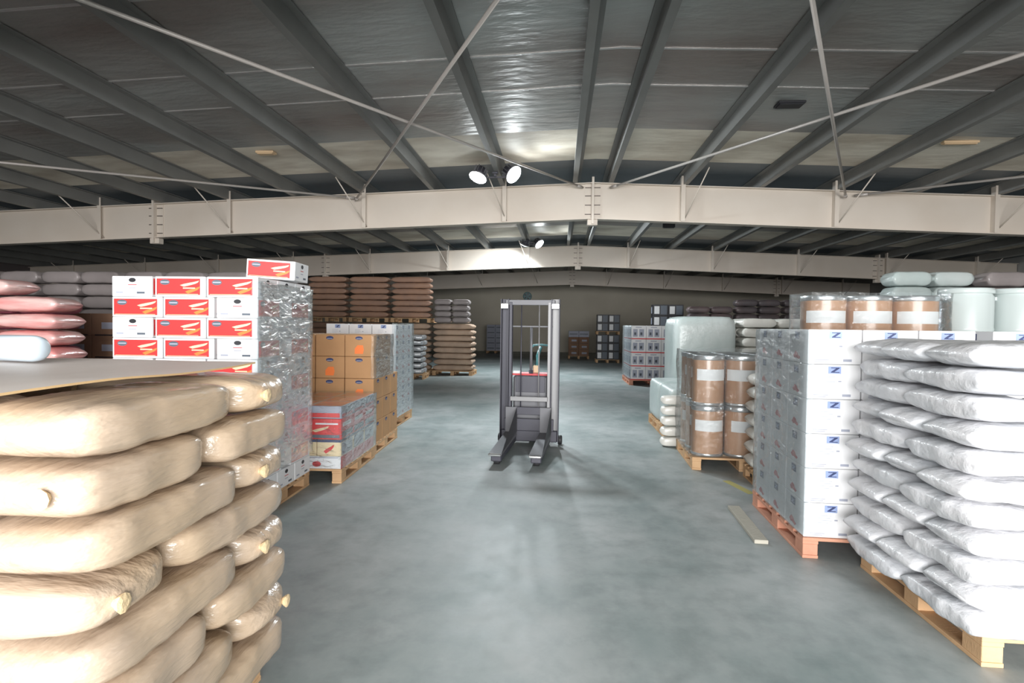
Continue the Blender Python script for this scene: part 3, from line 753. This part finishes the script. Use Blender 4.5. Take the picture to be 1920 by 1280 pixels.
pallet(TF2, .57, .5, 0, 'pallet under the cream sacks beside the tall mint load')

def gen_stack(x0, y0, side, nl, pitch, mt, name, label, group, z0=PH, wide=2, pal=None, kind='flat', seeds=(41, 42), back=False, w=.60, rz=0):
    Wf = frame(x0, y0, rz, side)
    key = (mt, pitch, w)
    if key not in GS: GS[key] = [sack(w-.03, .40, pitch+.001, mt, s, kind, name=name, nu=12 if w < 1 else 26, nr=16) for s in seeds]
    pat = []
    for c in range(wide):
        nm = ('aisle side', 'outer side')[c] if wide == 2 else '' if wide == 1 else (ORD[c]+' from the aisle')
        pat.append((w/2+c*w, .21, False, (nm+' front').strip(), 'w'))
        if back: pat.append((w/2+c*w, .62, False, (nm+' back').strip(), 'w'))
    sack_stack(Wf, rz, side, [pat], nl, z0, pitch, {'w': GS[key]}, label, group, jit=.012)
    if pal: pallet(Wf, w*wide/2, .45, rz, pal, z=z0-PH, sx=w*wide/1.1, sy=.85)
GS = {}
# greenish and grey heaps behind the mint drums
gen_stack(5.25, 9.6, 1, 10, .24, 'mint', 'mint_sack', 'pale green sack, {row} layer, {where}, behind the mint drums', 'pale green sacks behind the mint drums', pal='pallet under the pale green heap', w=.62)
gen_stack(6.65, 9.6, 1, 10, .24, 'sack_grey', 'grey_sack', 'grey brown sack, {row} layer, {where}, heap at right edge', 'grey sacks at the right edge', pal='pallet under the grey heap at the right edge', w=.65, wide=3)
# dark loads far right
for i, (x, n) in enumerate(((3.75, 10), (5.1, 11), (6.45, 11), (7.8, 11))):
    gen_stack(x, 17.2, 1, n, .21, 'sack_dark', 'dark_sack', '{where} dark wrapped sack, {row} layer, '+('next to the red banded cartons', 'second stack behind the mint bales', 'third stack behind the mint bales', 'stack behind the white cartons')[i],
              'dark wrapped sacks far right', pal=('nearest', 'second', 'third', 'outermost')[i]+' pallet of the dark sacks, counted from the aisle', w=.64)

# red banded cartons
def rb():
    m = []
    for fc in ('-y', '+y', '-x', '+x'):
        m += [(fc, 0, 1, .0, .07, 'redp'), (fc, .14, .44, .18, .74, 'line'), (fc, .54, .86, .18, .74, 'line'), (fc, .22, .34, .3, .5, 'badge'), (fc, .62, .76, .3, .5, 'badge'), (fc, .3, .7, .84, .9, 'line')]
    return m
RBC = carton('red_banded_carton', .41, .41, .375, 'white', rb())
BFm = frame(1.98, 16.15, 0, 1)
for k in range(4):
    for c in range(3):
        for d in range(4):
            if c and d: continue
            pos = f'{ORD[c]} from the aisle in front' if d == 0 else f'{ORD[d]} behind along the aisle'
            RBC.put(BFm(.21+c*.416, .21+d*.416, PH+k*.377), 0, f'white carton with red band, {row_word(k,4)} row, {pos}', 'box', 'red banded cartons far right')
pallet(BFm, .6, .55, 0, 'red pallet under the front of the red banded cartons', True, sx=1.14, sy=.95)
pallet(BFm, .6, 1.45, 0, 'red pallet under the rear of the red banded cartons', True, sx=1.14, sy=.5)
film(BFm, -.03, 1.3, -.03, 1.72, .17, 1.66, 'pale blue film on the aisle side of the red banded cartons', True, 'aisle', .03, 31)
# dark cartons behind them
DKC = carton('dark_carton', .50, .45, .37, 'black', [('-y', .08, .42, .15, .85, 'white'), ('-y', .5, .92, .1, .9, 'badge'), ('-x', .1, .5, .2, .8, 'line')])
GYC = carton('grey_carton', .50, .45, .30, 'line', [('-y', .1, .9, .4, .6, 'badge')])
CDC = carton('dark_brown_carton', .50, .45, .31, 'card_dark', [('-y', .3, .8, .3, .6, 'line'), ('-y', .1, .9, .0, .05, 'black')])
F6 = frame(3.15, 19.8, 0, 1)
for k in range(6):
    for c in range(2): DKC.put(F6(.26+c*.51, .25, PH+k*.373), 0, f'black carton, {row_word(k,6)} row, {("left","right")[c]}, in the dark stack behind the red banded cartons', 'box', 'black cartons behind the red banded ones')
pallet(F6, .52, .4, 0, 'pallet under the tall black cartons', sx=.95, sy=.7)
F7 = frame(1.68, 26.0, 0, 1)
for t_ in range(2):
    z = t_*1.2
    for k in range(3 if t_ == 0 else 2):
        for c in range(2): DKC.put(F7(.26+c*.51, .25, z+PH+k*.373-(.0 if t_ == 0 else .0)), 0, f'black carton with white panel, {("lower","upper")[t_]} pallet {row_word(k,3-t_)} row {("left","right")[c]}, far down the aisle', 'box', 'black cartons far down the aisle')
    pallet(F7, .5, .4, 0, ('lower pallet of the black cartons far down the aisle', 'upper pallet between the black cartons far away')[t_], z=(0 if t_ == 0 else PH+3*.373+.002), sx=.95, sy=.7)
for o in [o for o in COL.objects if o.name.startswith('dark_carton') and 'upper pallet' in o.get('label', '')]: o.location.z += PH+3*.373+.002-1.2
F8 = frame(.47, 28.9, 0, 1)
for k in range(3):
    for c in range(2): CDC.put(F8(.26+c*.51, .25, PH+k*.312), 0, f'dark brown carton, {row_word(k,3)} row, {("left","right")[c]}, low stack at the end of the aisle', 'box', 'dark brown cartons at the aisle end')
for c in range(2): GYC.put(F8(.26+c*.51, .25, PH+3*.312), 0, f'grey carton, {("left","right")[c]} one, resting on the dark brown cartons', 'box', 'grey cartons on the brown ones')
pallet(F8, .52, .4, 0, 'pallet at the end of the aisle under dark brown cartons', sx=.95, sy=.7)
F9 = frame(-4.2, 33.2, 0, 1)
for k in range(5):
    for c in range(2): GYC.put(F9(.26+c*.51, .25, PH+k*.302), 0, f'grey carton, {row_word(k,5)} row, {("left","right")[c]}, against the end wall left of the stacker', 'box', 'grey cartons by the end wall')
pallet(F9, .52, .4, 0, 'pallet of the grey cartons by the end wall', sx=.95, sy=.7)

# ---------------------------------------------------------------- left far: brown sacks
def brown_tier(x0, y0, nl, z0, mt, where, pal, w=1.30, back=False):
    gen_stack(x0, y0, -1, nl, .188, mt, 'brown_bundle', 'wide flat brown bundle, {where}, {row} layer, '+where, 'brown bundles '+where, z0=z0, pal=pal, w=w, back=back, wide=1)
z2 = PH+8*.188+.02
brown_tier(-2.72, 18.1, 8, PH, 'sack_tan', 'lower stack right beside the aisle', 'pallet showing beneath the far tan sacks beside the aisle', back=True)
brown_tier(-4.08, 18.1, 8, PH, 'sack_tan', 'lower stack second from the aisle', 'pallet under the second far lower stack')
brown_tier(-5.46, 18.1, 8, PH, 'sack_brown', 'lower stack third from the aisle', 'pallet under the third far lower stack')
brown_tier(-6.84, 18.1, 8, PH, 'sack_brown', 'lower stack fourth from the aisle', 'pallet under the fourth far lower stack')
brown_tier(-4.08, 18.1, 7, z2+PH, 'sack_brown', 'raised stack nearest the aisle', 'raised pallet nearest the aisle')
brown_tier(-5.46, 18.1, 7, z2+PH, 'sack_brown', 'raised stack in the middle', 'raised pallet in the middle')
brown_tier(-6.84, 18.1, 7, z2+PH, 'sack_brown', 'raised stack farthest left', 'raised pallet farthest left')
gen_stack(-2.85, 18.15, -1, 4, .19, 'sack_grey', 'grey_sack', '{where} grey sack, {row} layer, above the tan sacks', 'grey sacks above the tan sacks', z0=z2, w=.58)
# silver wrapped sacks
sv = [sack(.52, .38, .17, 'sack_silver', s, 'plump', name='silver_sack', amp=.02) for s in (51, 52)]
VF = frame(-3.95, 16.6, R(4), -1)
sack_stack(VF, R(4), -1, [[(.28, .2, False, 'front', 'w'), (.28, .6, False, 'back', 'w')]], 7, PH, .166, {'w': sv}, 'silver film wrapped sack, {row} of the {where} pile beside the left white cartons', 'silver wrapped sacks', jit=.03)
pallet(VF, .3, .4, R(4), 'pallet under the silver wrapped sacks', sx=.6, sy=.75)

# grey-brown heap behind the red cartons, far left
for i, x in enumerate((-4.3, -5.75, -7.2, -8.65)):
    gen_stack(x, 8.9, -1, 11, .207, 'sack_grey', 'grey_sack', '{where} grey brown sack, {row} layer, '+('behind the red cartons', 'second stack of the left heap', 'third stack of the left heap', 'outermost in the left heap')[i], 'grey brown sacks far left '+ORD[i]+' stack', pal=('pallet behind the red cartons', 'pallet of the grey sacks left of the red cartons', 'pallet of the third grey sack stack', 'pallet of the outermost grey sacks at the left edge')[i], w=.70)
# pink red sacks, left edge
pk = [sack(.575, .40, .152, 'sack_pink', s, 'pillow', name='pink_sack') for s in (61, 62, 63)]
PF = frame(-4.46, 4.75, R(2), -1)
pkA = [(.30, .21, False, 'inner side', 'w'), (.91, .21, False, 'outer side', 'w')]
sack_stack(PF, R(2), -1, [pkA], 10, PH, .152, {'w': pk}, 'pink and red sack, {row} layer, {where}, stack at left edge', 'pink red sacks at the left edge', jit=.02)
for j, (lx, ly) in enumerate(((.36, .25), (.98, .28))): pk[j].put(PF(lx, ly, PH+10*.152+.002), R(8-20*j), f'pink and red sack, {("right","left")[j]} of two crowning the left edge stack', 'sack', 'topmost pink sacks')
pk[2].put(PF(.80, .27, PH+11*.152+.012), R(3), 'single pink and red sack at the very top of the left edge stack', 'sack', None)
pallet(PF, .6, .5, R(2), 'pallet under the pink and red sacks', sx=1.05, sy=.9)
gen_stack(-6.15, 6.6, -1, 9, .19, 'sack_maroon', 'maroon_sack', '{where} maroon sack, {row} layer, behind the pink and red sacks', 'maroon sacks behind the pink ones', pal='pallet under the maroon sacks', w=.58)
NF = frame(-5.55, 7.6, 0, -1)
for k in range(5):
    for c in range(3): CDC.put(NF(.27+c*.51, .25, PH+k*.312), 0, f'dark brown carton, {row_word(k,5)} row, {ORD[c]} from the right, left of the red carton stack', 'box', 'dark brown cartons left of the red stack')
pallet(NF, .77, .4, 0, 'pallet of dark brown cartons left of the red stack', sx=1.4, sy=.7)

# ---------------------------------------------------------------- pallet stacker
def stacker():
    root = empty('pallet_stacker', (-.385, 7.72, 0), R(-4)); tag(root, 'dark grey walk behind pallet stacker standing in the middle of the aisle', 'stacker')
    P = lambda b, n, par=root: b.build(n, par)
    for s_ in (-1, 1):
        x = s_*.34
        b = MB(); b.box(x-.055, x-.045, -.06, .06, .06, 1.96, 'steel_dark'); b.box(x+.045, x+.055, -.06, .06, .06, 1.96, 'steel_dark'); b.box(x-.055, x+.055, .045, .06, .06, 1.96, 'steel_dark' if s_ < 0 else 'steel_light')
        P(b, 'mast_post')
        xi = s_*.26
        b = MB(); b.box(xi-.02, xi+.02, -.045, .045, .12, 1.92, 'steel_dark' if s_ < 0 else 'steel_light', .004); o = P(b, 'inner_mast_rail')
        if s_ > 0: o['label'] = 'light grey inner rail'
        b = MB(); b.box(x-.05, x+.05, -.085, -.06, 1.83, 1.90, 'chrome', .006); P(b, 'mast_cap')
        # straddle leg, fork, wheels
        xl = s_*.23
        b = MB(); b.box(xl-.06, xl+.06, -1.22, .05, .045, .125, 'steel_dark', .01); leg = P(b, 'support_leg')
        for yy in (-1.15, -1.03):
            w_ = MB(); w_.lathe([(.03, -.035), (.042, -.03), (.042, .03), (.03, .035)], 'rubber', 18, axis='x'); o = w_.build('load_wheel', leg, (xl, yy, .043))
        b = MB(); b.lathe([(.05, -.028), (.062, -.022), (.062, .022), (.05, .028)], 'rubber', 20, axis='x'); P(b, 'castor').location = (x+s_*.07, .12, .063)
        xf = s_*.23
        b = MB(); b.prism([(-1.30, .135), (-1.30, .15), (-.10, .19), (-.06, .19), (-.06, .52), (-.10, .52), (-.10, .14)], 'x', xf-.075, xf+.075, 'steel_mid'); f_ = P(fix(b), 'fork')
        t_ = MB(); t_.box(xf-.07, xf+.07, -1.32, -1.29, .125, .155, 'chrome', .006); t_.build('fork_tip', f_)
    def bar(n, z0, z1, y0, y1, mt, x=.33, c=.004):
        b = MB(); b.box(-x, x, y0, y1, z0, z1, mt, c); return P(b, n)
    bar('top_crossbar', 1.88, 1.95, -.04, .04, 'steel_mid'); bar('middle_crossbar', 1.585, 1.605, .02, .05, 'steel_mid', .3)
    bar('carriage_bar', .60, .66, -.09, -.05, 'steel_light', .25); bar('carriage_plate', .42, .52, -.085, -.055, 'steel_dark', .29); bar('lower_plate', .20, .36, -.05, -.02, 'steel_dark', .33)
    bar('base_beam', .05, .20, -.02, .10, 'steel_dark', .38, .01)
    b = MB(); b.box(-.24, .24, .10, .42, .10, .93, 'steel_mid', .03); body = P(b, 'battery_cabinet')
    b = MB(); b.box(-.20, .20, .085, .10, .70, .92, 'steel_dark', .003); b.build('front_panel', body)
    b = MB(); b.box(-.25, .25, .08, .36, .93, .955, 'redm', .004); o = b.build('red_shelf', root); o['label'] = 'red edged shelf'
    b = MB(); b.box(-.24, -.14, .075, .16, .955, .985, 'paper', .004); P(b, 'paper_note')
    b = MB(); b.lathe([(.018, 1.0), (.018, 1.60)], 'steel_mid', 16, 0, .14); P(b, 'lift_cylinder')
    b = MB(); b.lathe([(.03, .2), (.03, 1.0)], 'steel_dark', 16, 0, .14); P(b, 'cylinder_sleeve')
    b = MB(); b.box(.02, .10, .20, .30, .955, 1.06, 'tan', .01); P(b, 'tiller_base')
    b = MB(); b.tube([(.06, .25, 1.05), (.07, .30, 1.18), (.10, .42, 1.30)], .025, 'teal', 10); ti = P(b, 'tiller_arm')
    b = MB(); b.tube([(-.04, .40, 1.28), (.0, .44, 1.33), (.10, .45, 1.34), (.2, .44, 1.33), (.24, .40, 1.28)], .014, 'teal', 8); b.build('handle_loop', ti)
    for s_ in (-1, 1):
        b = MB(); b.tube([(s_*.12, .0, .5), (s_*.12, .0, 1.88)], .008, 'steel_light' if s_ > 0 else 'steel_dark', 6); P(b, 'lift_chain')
    b = MB(); b.lathe([(.06, -.04), (.08, -.03), (.08, .03), (.06, .04)], 'rubber', 24, axis='x'); P(b, 'drive_wheel').location = (0, .45, .082)
    return root
def fix(b): return b
stacker()
for n_ in ('fork', 'fork.001'):
    if n_ in bpy.data.objects: fixn(bpy.data.objects[n_])

# ---------------------------------------------------------------- far wall fan, roof bits
root = empty('wall_fan', (-2.0, Y1-.02, 3.45)); tag(root, 'small blue round ventilator high on the far end wall', 'fan')
b = MB(); b.lathe([(.24, -.12), (.27, -.12), (.27, 0), (.24, 0)], 'teal', 28, axis='y'); b.build('housing', root)
for i in range(5):
    a = math.pi*2*i/5; b = MB(); b.add([(.03*math.cos(a), -.135, .03*math.sin(a)), (.21*math.cos(a-.25), -.13, .21*math.sin(a-.25)), (.22*math.cos(a+.3), -.15, .22*math.sin(a+.3)), (.03*math.cos(a), -.145, .03*math.sin(a))], [(0, 1, 2), (0, 2, 3)], 'steel_mid'); b.build('fan_blade', root)
small_box('roof_vent', (2.95, 7.85, zr(2.95, ZF)-.035), (.34, .20, .03), 'black', 'small dark vent opening in the roof lining right of the ridge', 'vent')
small_box('junction_box', (3.0, 16.4, zr(3.0, ZF)-.16), (.32, .12, .15), 'black', 'black box under the roof seen just below the nearest beam', 'box')
small_box('yellow_batten', (5.9, 9.15, zr(5.9, ZF)-.04), (.5, .09, .035), 'tan', 'tan timber batten on the roof lining at right', 'batten')
small_box('yellow_batten', (-4.85, 9.2, zr(-4.85, ZF)-.04), (.3, .14, .035), 'tan', 'tan timber scrap on the roof lining at left', 'batten')
